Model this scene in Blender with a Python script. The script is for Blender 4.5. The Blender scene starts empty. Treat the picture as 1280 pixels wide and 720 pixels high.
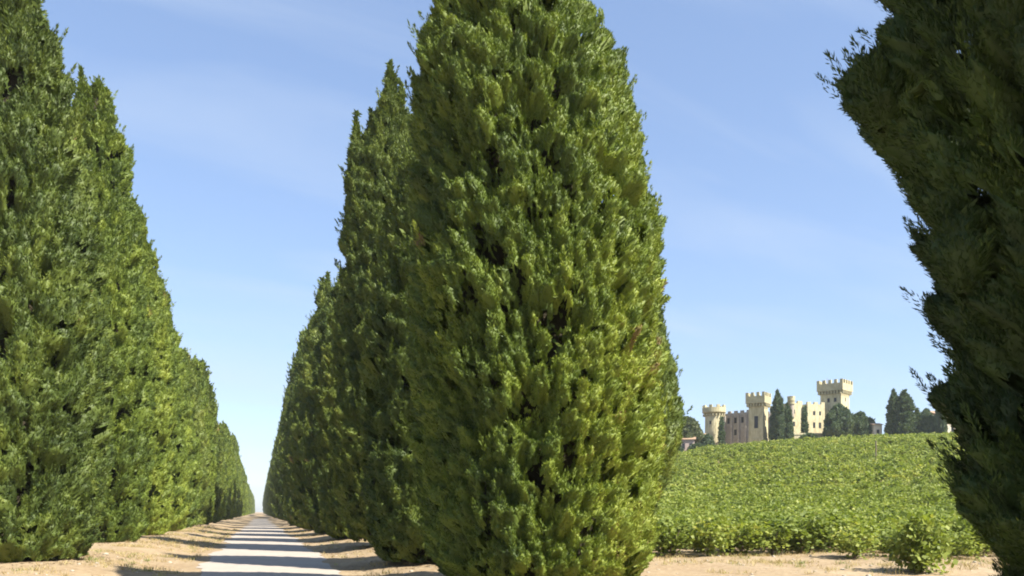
import bpy, bmesh, math, random
import numpy as np
from mathutils import Vector

rng = np.random.default_rng(11)
random.seed(11)
scene = bpy.context.scene
COL = scene.collection
F = 1100.0            # focal length in photo pixels (photo 1280 wide)
HY = 640.0            # horizon row in the photo
CAM_Z = 1.65
SUN_H = np.array([0.815, -0.580])
SUN_EL = math.radians(47)
RN = (0.9613, 0.2753)     # to the right of the avenue
RD = (-0.2753, 0.9613)    # along the avenue


def uv2xy(u, v):
    return u * RN[0] + v * RD[0], u * RN[1] + v * RD[1]


# ------------------------------------------------------------------ noise
def _hash(ix, iy, iz, seed):
    h = (ix.astype(np.int64) * 374761393 + iy.astype(np.int64) * 668265263 + iz.astype(np.int64) * 2147483647 + seed * 1274126177) & 0xFFFFFFFF
    h = ((h ^ (h >> 13)) * 1274126177) & 0xFFFFFFFF
    h = h ^ (h >> 16)
    return (h & 0xFFFF) / 65535.0


def vnoise(p, seed=0):
    p = np.asarray(p, float)
    i = np.floor(p).astype(np.int64)
    f = p - i
    f = f * f * (3 - 2 * f)
    r = 0
    for dx in (0, 1):
        for dy in (0, 1):
            for dz in (0, 1):
                w = (f[:, 0] if dx else 1 - f[:, 0]) * (f[:, 1] if dy else 1 - f[:, 1]) * (f[:, 2] if dz else 1 - f[:, 2])
                r = r + w * _hash(i[:, 0] + dx, i[:, 1] + dy, i[:, 2] + dz, seed)
    return r * 2 - 1


def sstep(a, b, x):
    t = np.clip((x - a) / (b - a), 0, 1)
    return t * t * (3 - 2 * t)


# ------------------------------------------------------------------ terrain
CX = [-60, -10, 0, 30, 37, 55, 65, 83, 120, 200, 400]
CZ = [0, 0.0, 3.2, 11.5, 13.3, 14.7, 15.3, 15.9, 16.6, 17, 17]


def terrain(x, y, micro=True):
    x = np.asarray(x, float); y = np.asarray(y, float)
    u = x * RN[0] + y * RN[1]
    c = np.interp(x, CX, CZ)
    p = np.interp(y, [26, 34, 60, 100, 140, 165, 180, 240, 420, 700], [0, 0.01, 0.16, 0.46, 0.80, 0.965, 1, 1.0, 0.6, 0.0])
    z = c * p * sstep(9, 24, u)
    z = z + 0.32 * sstep(-2.3, -5.2, u) * (u < 0) + 0.22 * sstep(2.3, 4.6, u)
    far = np.clip(1 - (np.hypot(x, y) - 200) / 200, 0, 1)
    z = z * 1.0
    if micro:
        q = np.stack([x * 0.8, y * 0.8, x * 0], -1).reshape(-1, 3)
        q2 = np.stack([x * 2.6, y * 2.6, x * 0 + 5], -1).reshape(-1, 3)
        n = (vnoise(q, 3) * 0.06 + vnoise(q2, 4) * 0.03).reshape(x.shape)
        off = np.maximum(sstep(2.0, 2.9, u), sstep(-1.8, -2.7, u) * (u < 0))
        z = z + n * off * far
    return z


def tz(x, y):
    return float(terrain(np.array([x]), np.array([y]), False)[0])


# ------------------------------------------------------------------ object helpers
def link(o, parent=None):
    COL.objects.link(o)
    if parent is not None:
        o.parent = parent
    return o


def tag(o, label=None, cat=None, group=None, kind=None):
    if label: o['label'] = label
    if cat: o['category'] = cat
    if group: o['group'] = group
    if kind: o['kind'] = kind
    return o


def empty(name, loc=(0, 0, 0), rz=0.0):
    o = bpy.data.objects.new(name, None)
    o.empty_display_size = 0.3
    o.location = loc
    o.rotation_euler = (0, 0, rz)
    return link(o)


def np_mesh(name, verts, faces, mats, mat_idx=None, tint=None, smooth=None):
    """faces: list of (n,k) int arrays"""
    me = bpy.data.meshes.new(name)
    loops = np.concatenate([f.reshape(-1) for f in faces]).astype(np.int32)
    sizes = np.concatenate([np.full(len(f), f.shape[1]) for f in faces]).astype(np.int32)
    starts = np.concatenate([[0], np.cumsum(sizes)[:-1]]).astype(np.int32)
    me.vertices.add(len(verts)); me.vertices.foreach_set('co', np.ascontiguousarray(verts, np.float32).reshape(-1))
    me.loops.add(len(loops)); me.loops.foreach_set('vertex_index', loops)
    me.polygons.add(len(sizes)); me.polygons.foreach_set('loop_start', starts)
    for m in mats: me.materials.append(m)
    if mat_idx is not None: me.polygons.foreach_set('material_index', mat_idx.astype(np.int32))
    if smooth is not None: me.polygons.foreach_set('use_smooth', smooth.astype(bool))
    if tint is not None:
        a = me.attributes.new('tint', 'FLOAT', 'FACE')
        a.data.foreach_set('value', tint.astype(np.float32))
    me.update(calc_edges=True)
    return me


def bm_obj(name, bm, mat, parent=None, smooth=False):
    me = bpy.data.meshes.new(name)
    bmesh.ops.recalc_face_normals(bm, faces=bm.faces[:])
    bm.to_mesh(me); bm.free()
    me.materials.append(mat)
    if smooth:
        for p in me.polygons: p.use_smooth = True
    return link(bpy.data.objects.new(name, me), parent)


# ------------------------------------------------------------------ materials
def new_mat(name):
    m = bpy.data.materials.new(name); m.use_nodes = True
    nt = m.node_tree
    for n in list(nt.nodes): nt.nodes.remove(n)
    return m, nt, nt.nodes, nt.links


def ramp(nodes, stops):
    r = nodes.new('ShaderNodeValToRGB')
    els = r.color_ramp.elements
    while len(els) > 1: els.remove(els[0])
    els[0].position = stops[0][0]; els[0].color = (*stops[0][1], 1)
    for pos, c in stops[1:]:
        e = els.new(pos); e.color = (*c, 1)
    return r


def leaf_mat(name, stops, transl=0.22, rough=0.55, tr_gain=1.3, spec=0.25):
    m, nt, N, L = new_mat(name)
    at = N.new('ShaderNodeAttribute'); at.attribute_name = 'tint'
    r = ramp(N, stops); L.new(at.outputs['Fac'], r.inputs['Fac'])
    b = N.new('ShaderNodeBsdfPrincipled'); b.inputs['Roughness'].default_value = rough
    b.inputs['Specular IOR Level'].default_value = spec
    L.new(r.outputs['Color'], b.inputs['Base Color'])
    t = N.new('ShaderNodeBsdfTranslucent')
    mul = N.new('ShaderNodeVectorMath'); mul.operation = 'MULTIPLY'
    mul.inputs[1].default_value = (tr_gain * 1.05, tr_gain * 1.1, tr_gain * 0.55)
    L.new(r.outputs['Color'], mul.inputs[0]); L.new(mul.outputs[0], t.inputs['Color'])
    mx = N.new('ShaderNodeMixShader'); mx.inputs[0].default_value = transl
    L.new(b.outputs[0], mx.inputs[1]); L.new(t.outputs[0], mx.inputs[2])
    o = N.new('ShaderNodeOutputMaterial'); L.new(mx.outputs[0], o.inputs['Surface'])
    return m


def noise_mat(name, stops, scale=2.0, detail=6.0, rough=0.9, bump=0.3, bscale=20.0, scale2=None, stops2=None, mixf=0.5, stretch=(1, 1, 1)):
    m, nt, N, L = new_mat(name)
    tc = N.new('ShaderNodeTexCoord')
    mp = N.new('ShaderNodeMapping'); mp.inputs['Scale'].default_value = stretch
    L.new(tc.outputs['Object'], mp.inputs['Vector'])
    n = N.new('ShaderNodeTexNoise'); n.inputs['Scale'].default_value = scale; n.inputs['Detail'].default_value = detail
    n.inputs['Roughness'].default_value = 0.65
    L.new(mp.outputs[0], n.inputs['Vector'])
    r = ramp(N, stops); L.new(n.outputs['Fac'], r.inputs['Fac'])
    col = r.outputs['Color']
    if stops2:
        n2 = N.new('ShaderNodeTexNoise'); n2.inputs['Scale'].default_value = scale2; n2.inputs['Detail'].default_value = 8
        L.new(mp.outputs[0], n2.inputs['Vector'])
        r2 = ramp(N, stops2); L.new(n2.outputs['Fac'], r2.inputs['Fac'])
        mx = N.new('ShaderNodeMix'); mx.data_type = 'RGBA'; mx.inputs[0].default_value = mixf
        L.new(col, mx.inputs[6]); L.new(r2.outputs['Color'], mx.inputs[7]); col = mx.outputs[2]
    b = N.new('ShaderNodeBsdfPrincipled'); b.inputs['Roughness'].default_value = rough
    b.inputs['Specular IOR Level'].default_value = 0.2
    L.new(col, b.inputs['Base Color'])
    nb = N.new('ShaderNodeTexNoise'); nb.inputs['Scale'].default_value = bscale; nb.inputs['Detail'].default_value = 6
    L.new(tc.outputs['Object'], nb.inputs['Vector'])
    bp = N.new('ShaderNodeBump'); bp.inputs['Strength'].default_value = bump; bp.inputs['Distance'].default_value = 0.05
    L.new(nb.outputs['Fac'], bp.inputs['Height']); L.new(bp.outputs[0], b.inputs['Normal'])
    o = N.new('ShaderNodeOutputMaterial'); L.new(b.outputs[0], o.inputs['Surface'])
    return m


M = {}
M['castle_top'] = noise_mat('lichened_parapet_stone', [(0.250, (0.281, 0.244, 0.149)), (0.500, (0.395, 0.352, 0.218)), (0.750, (0.520, 0.475, 0.307))], scale=0.9, detail=9, bump=0.4, bscale=4)
M['cypress'] = leaf_mat('cypress_foliage', [(0.000, (0.035, 0.056, 0.017)), (0.350, (0.077, 0.109, 0.022)), (0.650, (0.126, 0.161, 0.029)), (0.900, (0.186, 0.212, 0.038)), (0.970, (0.204, 0.222, 0.043)), (1.000, (0.146, 0.101, 0.043))])
M['cypress_bright'] = leaf_mat('fresh_cypress_foliage', [(0.000, (0.046, 0.073, 0.018)), (0.350, (0.104, 0.147, 0.023)), (0.650, (0.173, 0.216, 0.031)), (0.950, (0.240, 0.277, 0.041)), (1.000, (0.167, 0.122, 0.045))])
M['cypress_shaded'] = leaf_mat('shaded_cypress_foliage', [(0.000, (0.013, 0.027, 0.006)), (0.400, (0.027, 0.048, 0.009)), (0.750, (0.050, 0.082, 0.013)), (0.950, (0.115, 0.154, 0.022)), (1.000, (0.066, 0.093, 0.022))], transl=0.12)  # darker copy of the cypress foliage: the near tree's shade is in the colour
M['vine'] = leaf_mat('vine_leaves', [(0.000, (0.074, 0.105, 0.021)), (0.400, (0.149, 0.191, 0.036)), (0.750, (0.229, 0.266, 0.054)), (1.000, (0.330, 0.331, 0.076))], transl=0.35)
M['far_tree'] = leaf_mat('hazed_foliage', [(0.000, (0.062, 0.093, 0.059)), (0.500, (0.101, 0.139, 0.075)), (1.000, (0.171, 0.202, 0.081))], transl=0.2)  # distance haze put into the leaf colour, paler and bluer than near foliage
M['olive'] = leaf_mat('grey_green_foliage', [(0.000, (0.069, 0.086, 0.040)), (0.500, (0.115, 0.138, 0.063)), (1.000, (0.184, 0.196, 0.092))], transl=0.2)
M['drygrass'] = leaf_mat('dry_straw', [(0.0, (0.30, 0.22, 0.10)), (0.6, (0.46, 0.36, 0.18)), (0.9, (0.40, 0.36, 0.16)), (1.0, (0.14, 0.18, 0.04))], transl=0.3, tr_gain=1.0)
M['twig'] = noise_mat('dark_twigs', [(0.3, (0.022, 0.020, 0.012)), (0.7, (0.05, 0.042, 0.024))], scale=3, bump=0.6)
M['bark'] = noise_mat('cypress_bark', [(0.3, (0.09, 0.065, 0.045)), (0.7, (0.20, 0.155, 0.115))], scale=4, bump=0.8, bscale=14, stretch=(4, 4, 0.6))
M['soil'] = noise_mat('sandy_soil', [(0.250, (0.187, 0.123, 0.066)), (0.450, (0.269, 0.197, 0.116)), (0.600, (0.312, 0.238, 0.148)), (0.800, (0.386, 0.322, 0.231))],
                      scale=0.35, detail=10, bump=0.8, bscale=9, scale2=6.0, stops2=[(0.250, (0.150, 0.103, 0.056)), (0.500, (0.288, 0.212, 0.127)), (0.750, (0.386, 0.316, 0.217))], mixf=0.45)
M['road'] = noise_mat('pale_concrete_lane', [(0.250, (0.290, 0.250, 0.211)), (0.500, (0.358, 0.316, 0.274)), (0.750, (0.402, 0.357, 0.308))],
                      scale=0.8, detail=10, rough=0.85, bump=0.25, bscale=25, scale2=9.0, stops2=[(0.300, (0.276, 0.239, 0.194)), (0.700, (0.390, 0.346, 0.296))], mixf=0.35)
M['stone'] = noise_mat('limestone_pebbles', [(0.300, (0.258, 0.218, 0.163)), (0.700, (0.408, 0.367, 0.299))], scale=3, bump=0.3)
M['castle'] = noise_mat('cream_castle_stone', [(0.300, (0.306, 0.260, 0.154)), (0.450, (0.449, 0.400, 0.246)), (0.700, (0.551, 0.500, 0.326))], scale=0.35, detail=10, bump=0.5, bscale=3, stretch=(1.5, 1.5, 0.5),
                        scale2=1.6, stops2=[(0.350, (0.255, 0.210, 0.128)), (0.550, (0.469, 0.420, 0.264)), (0.750, (0.592, 0.540, 0.361))], mixf=0.5)
M['castle_grey'] = noise_mat('shaded_weathered_stone', [(0.250, (0.234, 0.198, 0.171)), (0.500, (0.324, 0.279, 0.234)), (0.750, (0.414, 0.360, 0.297))], scale=0.5, detail=9, bump=0.4, bscale=4,
                             scale2=2.2, stops2=[(0.300, (0.180, 0.153, 0.135)), (0.700, (0.378, 0.333, 0.270))], mixf=0.4)  # greyer copy of the castle stone, shade of turned-away walls mixed into its colour
M['render_pink'] = noise_mat('pink_render', [(0.300, (0.368, 0.272, 0.230)), (0.700, (0.448, 0.357, 0.306))], scale=1)
M['render_pale'] = noise_mat('pale_render', [(0.300, (0.468, 0.416, 0.323)), (0.700, (0.544, 0.493, 0.399))], scale=1)
M['roof'] = noise_mat('clay_roof', [(0.300, (0.252, 0.165, 0.103)), (0.700, (0.360, 0.253, 0.172))], scale=2)
M['slate'] = noise_mat('slate_roof', [(0.3, (0.10, 0.10, 0.12)), (0.7, (0.17, 0.17, 0.19))], scale=2)
M['dark'] = noise_mat('dark_window_glass', [(0.3, (0.020, 0.022, 0.026)), (0.7, (0.04, 0.042, 0.048))], scale=1, rough=0.25, bump=0.0)
M['wood'] = noise_mat('grey_post_wood', [(0.3, (0.10, 0.08, 0.06)), (0.7, (0.20, 0.16, 0.12))], scale=5, stretch=(4, 4, 0.5))


# ------------------------------------------------------------------ foliage
def norm(v):
    return v / np.maximum(np.linalg.norm(v, axis=1, keepdims=True), 1e-9)


def leaf_quads(P, D, side, l, w):
    """diamond leaves: base P, direction D, half width vector"""
    n = len(P)
    sw = side * w[:, None]
    mid = P + D * (l * 0.45)[:, None]
    V = np.stack([P, mid + sw, P + D * l[:, None], mid - sw], 1).reshape(-1, 3)
    Fq = np.arange(n * 4).reshape(n, 4)
    return V, Fq


def tufts_to_leaves(P, A, Lt, Rt, K, leafL, leafW, r, spread=0.75):
    n = len(P)
    ref = np.where(np.abs(A[:, 2:3]) < 0.9, np.array([[0, 0, 1.0]]), np.array([[1.0, 0, 0]]))
    U = norm(np.cross(A, ref)); W = np.cross(A, U)
    idx = np.repeat(np.arange(n), K)
    m = len(idx)
    t = r.random(m) ** 0.8
    ph = r.random(m) * 2 * np.pi
    prof = np.sqrt(np.clip(np.sin(np.pi * np.clip(0.12 + 0.88 * t, 0, 1)), 0, 1))
    rad = U[idx] * np.cos(ph)[:, None] + W[idx] * np.sin(ph)[:, None]
    rr = Rt[idx] * prof * r.random(m) ** 0.30
    pos = P[idx] + A[idx] * (Lt[idx] * t)[:, None] + rad * rr[:, None]
    D = norm(A[idx] + rad * (spread * (1 - 0.55 * t))[:, None] + r.normal(0, 0.22, (m, 3)))
    nrm = norm(rad * (1.1 - 0.6 * t)[:, None] + A[idx] * (0.1 + 0.6 * t)[:, None] + r.normal(0, 0.32, (m, 3)))
    sd = norm(np.cross(D, nrm))
    l = leafL * (0.7 + 0.6 * r.random(m)); w = leafW * (0.7 + 0.6 * r.random(m))
    V, Q = leaf_quads(pos - D * (l * 0.4)[:, None], D, sd, l, w)
    return V, Q, idx


def lathe_core(prof, scale, seed, n_ring=26, seg=20, cx=0, cy=0, namp=0.1):
    zs = np.linspace(prof[0][0], prof[-1][0], n_ring)
    pr = np.interp(zs, [p[0] for p in prof], [p[1] for p in prof]) * scale
    th = np.linspace(0, 2 * np.pi, seg, endpoint=False)
    X = np.cos(th)[None, :] * pr[:, None]; Y = np.sin(th)[None, :] * pr[:, None]; Z = np.repeat(zs[:, None], seg, 1)
    p = np.stack([X, Y, Z], -1).reshape(-1, 3)
    nz = vnoise(p * 0.9, seed + 50)
    p[:, 0] *= 1 + namp * nz; p[:, 1] *= 1 + namp * nz
    p[:, 0] += cx; p[:, 1] += cy
    q = []
    for i in range(n_ring - 1):
        a = i * seg + np.arange(seg); b = i * seg + (np.arange(seg) + 1) % seg
        q.append(np.stack([a, b, b + seg, a + seg], 1))
    return p, np.concatenate(q)


def worley(p, seed):
    """distance to the nearest feature point, and two random numbers of that point"""
    i0 = np.floor(p).astype(np.int64)
    best = np.full(len(p), 9.0); ra = np.zeros(len(p)); rb = np.zeros(len(p))
    for dx in (-1, 0, 1):
        for dy in (-1, 0, 1):
            for dz in (-1, 0, 1):
                c = i0 + np.array([dx, dy, dz])
                h1 = _hash(c[:, 0], c[:, 1], c[:, 2], seed)
                h2 = _hash(c[:, 0] + 57, c[:, 1] - 31, c[:, 2] + 11, seed + 1)
                h3 = _hash(c[:, 0] - 19, c[:, 1] + 73, c[:, 2] - 47, seed + 2)
                d = (c[:, 0] + h1 - p[:, 0]) ** 2 + (c[:, 1] + h2 - p[:, 1]) ** 2 + (c[:, 2] + h3 - p[:, 2]) ** 2
                m = d < best
                best = np.where(m, d, best); ra = np.where(m, (h1 * 7.31 + h2 * 3.17) % 1.0, ra); rb = np.where(m, (h3 * 5.77 + h2 * 9.13) % 1.0, rb)
    return np.sqrt(best), ra, rb


def make_crown(name, surfaces, seed, mat, cell=0.30, amp=0.20, res=0.05, needles=1500, nl=0.060, nw=0.008, plumes=3.0, pl=(0.25, 0.5), pr=0.05, pK=40,
               noise=0.10, hole=0.30, nscale=0.75, lean=None, side_tint=None, tint_bias=0.0, zmax_fine=None, stretch=0.62, shell=0.10, jag=0.9, upd=0.55, rnd=0.0, gapf=2.2, openf=0.05, core=0.52, fill=110):
    """crown = dense lumpy skin of overlapping sprays (rounded tufts parted by crevices), each tuft bristling with fine needles, plus thin upright plumes"""
    r = np.random.default_rng(seed)
    Vs, Fs, Ts, Ms = [], [], [], []
    off = 0
    for si, (cx, cy, prof) in enumerate(surfaces):
        zp = np.array([p[0] for p in prof], float); rp = np.array([p[1] for p in prof], float)
        zs = [zp[0]]
        while zs[-1] < zp[-1]:
            st = res if (zmax_fine is None or zs[-1] < zmax_fine) else res * 4
            zs.append(zs[-1] + st)
        zs = np.minimum(np.array(zs), zp[-1])
        n_ring = len(zs)
        seg = int(np.clip(2 * np.pi * rp.max() / res, 24, 420))
        th = np.linspace(0, 2 * np.pi, seg, endpoint=False)
        R0 = np.repeat(np.maximum(np.interp(zs, zp, rp) - shell, 0.02)[:, None], seg, 1).reshape(-1)
        Z = np.repeat(zs[:, None], seg, 1).reshape(-1); T = np.tile(th, n_ring)
        outw = np.stack([np.cos(T), np.sin(T), np.zeros_like(T)], 1)
        p = outw * R0[:, None]; p[:, 2] = Z; p[:, 0] += cx; p[:, 1] += cy
        small = np.minimum(1, R0 / 0.45)
        n1 = vnoise(p * np.array([nscale, nscale, nscale * 0.55]), seed); n0 = vnoise(p * np.array([0.33, 0.33, 0.14]), seed + 9)
        wp = p + 0.25 * cell * np.stack([vnoise(p * 2.1 / cell, seed + 71), vnoise(p * 2.1 / cell + 9, seed + 72), vnoise(p * 2.1 / cell + 23, seed + 73)], 1)
        f1, a1, b1 = worley(wp * np.array([1, 1, stretch]) / cell, seed + 3 + si)
        f2, a2, b2 = worley(wp * np.array([1, 1, 0.8]) / (cell * 0.42), seed + 13 + si)
        gap = 0.55 * vnoise(p * np.array([1.3, 1.3, 0.8]), seed + 21) + 0.75 * vnoise(p * np.array([1, 1, 0.7]) * gapf, seed + 22)
        h = amp * (0.55 - 1.25 * f1 ** 2) + amp * jag * (a1 - 0.5) + amp * 0.42 * (0.5 - f2 ** 2) + amp * 0.30 * (a2 - 0.5) + 0.016 * r.normal(0, 1, len(p))
        h = h - hole * sstep(0.10, 0.42, -gap)
        R = R0 * (1 + noise * n1 + noise * 0.9 * n0)
        disp = np.maximum(h, -0.75 * amp - hole) * small
        P = outw * np.maximum(R + disp, 0.015)[:, None]
        P[:, 2] = Z + np.clip(disp, -0.3, 0.6) * upd
        P[:, 2] = np.maximum(P[:, 2], 0.02)
        P[:, 0] += cx; P[:, 1] += cy
        tv = 0.46 + 0.42 * (b1 - 0.5) + 0.18 * (b2 - 0.5) + 0.16 * n1 + tint_bias
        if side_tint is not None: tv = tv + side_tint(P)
        tv = np.clip(np.where(a1 > 0.9975, 1.0, np.clip(tv, 0.02, 0.95)), 0, 1)
        q = []
        ii = (np.arange(n_ring - 1)[:, None] * seg); jj = np.arange(seg)[None, :]; j2 = (np.arange(seg)[None, :] + 1) % seg
        Q = np.stack([ii + jj, ii + j2, ii + seg + j2, ii + seg + jj], -1).reshape(-1, 4)
        # openings between the tufts: the skin is left out there and one looks into the hollow, unlit inside
        dep = -1.2 * f1 ** 2 - 0.5 * f2 ** 2 + 0.55 * (a1 - 0.5) + 0.55 * vnoise(p * np.array([1, 1, 0.75]) * 0.9 / cell, seed + 91) + 0.25 * np.clip(gap, -1, 0.3)
        inz = (Z > zp[0] + 0.15) & (R0 > 0.35)
        lim = np.quantile(dep[inz], openf) if inz.any() else -9
        Q = Q[~((dep < lim) & inz)[Q].any(1)]
        Vs.append(P); Fs.append(Q + off); off += len(P)
        ft = tv[Q].mean(1)
        Ts.append(ft); Ms.append(np.zeros(len(Q)))
        # needles bristling from the skin
        A0, B0, C0, D0 = P[Q[:, 0]], P[Q[:, 1]], P[Q[:, 2]], P[Q[:, 3]]
        nr = np.cross(C0 - A0, D0 - B0); ar = np.linalg.norm(nr, axis=1) * 0.5; nr = nr / np.maximum(ar * 2, 1e-9)[:, None]
        flat = np.sqrt((res * 2 * np.pi * rp.max() / seg) * ar)      # steep crevice walls get fewer needles than their area
        if zmax_fine is not None: flat = np.where(A0[:, 2] > zmax_fine, flat * 0.12, flat)
        cdf = np.cumsum(flat); tot = cdf[-1]
        m = int(tot * needles)
        k = np.searchsorted(cdf, r.random(m) * tot); k = np.minimum(k, len(Q) - 1)
        u = r.random(m)[:, None]; v = r.random(m)[:, None]
        pos = (A0[k] * (1 - u) + B0[k] * u) * (1 - v) + (D0[k] * (1 - u) + C0[k] * u) * v
        ow = pos - np.array([cx, cy, 0]); ow[:, 2] = 0; ow = norm(ow)
        nk = norm(nr[k] * 0.7 + ow * 0.5)
        Dv = norm(nk * 0.55 + ow * 0.25 + np.array([[0, 0, 0.85]]) + r.normal(0, 0.45, (m, 3)))
        sd = norm(np.cross(Dv, nk + r.normal(0, 0.85, (m, 3))))
        l = nl * r.uniform(0.6, 1.4, m); w = nw * r.uniform(0.7, 1.3, m)
        V, Qn = leaf_quads(pos - Dv * (l * 0.12)[:, None], Dv, sd, l, w)
        Vs.append(V); Fs.append(Qn + off); off += len(V)
        Ts.append(np.clip(ft[k] + r.normal(0, 0.13, m), 0, 1)); Ms.append(np.zeros(m))
        # thin upright plumes standing out of the tufts
        nb = int(tot * plumes)
        k = np.minimum(np.searchsorted(cdf, r.random(nb) * tot), len(Q) - 1)
        pos = A0[k]; ow = pos - np.array([cx, cy, 0]); ow[:, 2] = 0; ow = norm(ow)
        A = norm(ow * r.uniform(0.15, 0.6, nb)[:, None] + np.array([[0, 0, 1.0]]) + r.normal(0, 0.18, (nb, 3)) + rnd * ow)
        sm = np.minimum(1, np.linalg.norm((pos - np.array([cx, cy, 0]))[:, :2], axis=1) / 0.4 + 0.3)
        V, Qn, li = tufts_to_leaves(pos - A * 0.08, A, r.uniform(pl[0], pl[1], nb) * sm, np.full(nb, pr) * r.uniform(0.7, 1.3, nb), pK, nl * 1.15, nw * 1.1, r, spread=0.5)
        Vs.append(V); Fs.append(Qn + off); off += len(V)
        Ts.append(np.clip(ft[k][li] + r.normal(0.03, 0.08, len(li)), 0, 0.97)); Ms.append(np.zeros(len(Qn)))
        # inner sprays just under the skin, seen through its openings
        ni = int(tot * fill)
        k = np.minimum(np.searchsorted(cdf, r.random(ni) * tot), len(Q) - 1)
        ax = np.array([cx, cy, 0]); pos = A0[k] - ax; ow = pos.copy(); ow[:, 2] = 0; ow = norm(ow)
        pos = pos * np.array([1, 1, 0]) * r.uniform(0.70, 0.90, ni)[:, None] + pos * np.array([0, 0, 1]) + ax
        Dv = norm(ow * 0.5 + np.array([[0, 0, 0.8]]) + r.normal(0, 0.5, (ni, 3)))
        sd = norm(np.cross(Dv, ow + r.normal(0, 0.5, (ni, 3))))
        V, Qn = leaf_quads(pos, Dv, sd, nl * r.uniform(1.4, 2.6, ni), nw * r.uniform(2.2, 4.0, ni))
        Vs.append(V); Fs.append(Qn + off); off += len(V)
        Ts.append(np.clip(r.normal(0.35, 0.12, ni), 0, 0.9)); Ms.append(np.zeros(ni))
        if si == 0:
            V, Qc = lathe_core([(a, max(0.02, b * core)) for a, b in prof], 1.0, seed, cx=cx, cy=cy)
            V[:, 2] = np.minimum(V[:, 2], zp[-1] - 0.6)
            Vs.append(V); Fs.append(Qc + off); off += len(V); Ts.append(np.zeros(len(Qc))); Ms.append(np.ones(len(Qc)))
    VV = np.concatenate(Vs)
    if lean is not None:
        VV[:, 0] += np.interp(VV[:, 2], [a for a, b in lean], [b for a, b in lean])
    return np_mesh(name, VV, [np.concatenate(Fs)], [mat, M['twig']], np.concatenate(Ms), np.concatenate(Ts))


def trunk_mesh(name, h, r0, seed):
    r = np.random.default_rng(seed)
    zs = np.array([-0.4, 0, 0.12, 0.4, 0.9, h * 0.3, h * 0.6, h]); rs = r0 * np.array([1.9, 1.65, 1.3, 1.08, 1.0, 0.8, 0.5, 0.12])
    seg = 14
    th = np.linspace(0, 2 * np.pi, seg, endpoint=False)
    V = []
    wob = 0
    for z, rad in zip(zs, rs):
        fl = 1 + 0.16 * np.sin(th * 5 + seed) * (1.2 if z < 0.5 else 0.6)
        ox, oy = r.normal(0, 0.03, 2) if z > 0.3 else (0, 0)
        V.append(np.stack([np.cos(th) * rad * fl + ox, np.sin(th) * rad * fl + oy, np.full(seg, z)], 1))
    V = np.concatenate(V); q = []
    for i in range(len(zs) - 1):
        a = i * seg + np.arange(seg); b = i * seg + (np.arange(seg) + 1) % seg
        q.append(np.stack([a, b, b + seg, a + seg], 1))
    Q = np.concatenate(q)
    return np_mesh(name, V, [Q], [M['bark']], smooth=np.ones(len(Q)))


TRUNK = trunk_mesh('trunk', 8.0, 0.24, 4)
SMALL_TRUNK = trunk_mesh('trunk', 3.0, 0.16, 5)


def place_tree(name, loc, crown, label, cat, group=None, rz=0.0, sc=(1, 1, 1), trunk=TRUNK, tsc=1.0):
    e = empty(name, loc, rz); e.scale = sc
    tag(e, label, cat, group)
    t = bpy.data.objects.new('trunk', trunk); t.scale = (tsc, tsc, tsc); link(t, e)
    c = bpy.data.objects.new('crown', crown); link(c, e)
    return e


def cyp(H, r, base=0.05, blunt=0.0):
    """cypress profile"""
    ts = [0, 0.03, 0.08, 0.16, 0.28, 0.42, 0.56, 0.70, 0.82, 0.91, 0.97, 1.0]
    rs = [0.80, 0.88, 0.94, 0.98, 1.0, 0.95, 0.83, 0.65 + 0.14 * blunt, 0.44 + 0.22 * blunt, 0.25 + 0.24 * blunt, 0.12 + 0.14 * blunt, 0.02]
    return [(base + t * (H - base), r * k) for t, k in zip(ts, rs)]


def spire(z0, z1, r):
    return [(z0, r * 0.7), (z0 + (z1 - z0) * 0.35, r), (z0 + (z1 - z0) * 0.7, r * 0.62), (z1 - 0.25, r * 0.22), (z1, 0.02)]


def rnd_spires(n, H, r, seed):
    q = np.random.default_rng(seed); out = []
    for k in range(n):
        a = q.uniform(0, 2 * np.pi); top = H * q.uniform(0.80, 0.985); d = r * (0.16 + 0.75 * (1 - top / H) * 1.6)
        out.append((d * math.cos(a), d * math.sin(a), spire(top - q.uniform(2.6, 4.2), top, q.uniform(0.42, 0.62))))
    return out


# ---------------- the avenue trees
ROW = 'cypresses lining the lane'

# big cypress in the middle
main_prof = [(0.15, 1.75), (0.45, 2.0), (1.2, 2.1), (2.25, 2.16), (3.76, 2.34), (5.27, 2.40), (6.78, 2.30), (8.3, 2.16), (9.6, 1.86), (10.6, 1.50), (11.3, 1.20), (12.2, 0.75), (12.9, 0.42), (13.4, 0.05)]
gx, gy = 0.56, 16.7
main_prof = [(a, max(0.03, b - (0.10 if a > 7 else 0.0))) for a, b in main_prof]
main_lean = [(0, -0.02), (3.8, -0.08), (5.3, -0.14), (6.8, -0.26), (8.3, -0.38), (9.8, -0.44), (11.3, -0.64), (13.4, -0.8)]
sp = [(0.80, -0.2, spire(8.2, 11.0, 0.42)), (-0.95, -0.3, spire(8.4, 11.9, 0.45)), (0.4, 0.6, spire(9, 12.8, 0.5))]
side = lambda b: -0.17 + 0.37 * sstep(-0.3, 1.8, b[:, 0] - 0.25 * b[:, 1]) * sstep(8.5, 3.0, b[:, 2])  # sunny lower right side painted into the tint, the rest kept darker
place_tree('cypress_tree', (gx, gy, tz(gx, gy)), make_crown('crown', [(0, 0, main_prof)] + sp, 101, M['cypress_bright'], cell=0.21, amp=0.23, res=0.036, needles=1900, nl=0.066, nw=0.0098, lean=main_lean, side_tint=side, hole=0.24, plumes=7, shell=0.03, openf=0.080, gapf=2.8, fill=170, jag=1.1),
           'huge broad cypress filling the middle, nearest tree on the right side of the lane', 'cypress', ROW)

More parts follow.
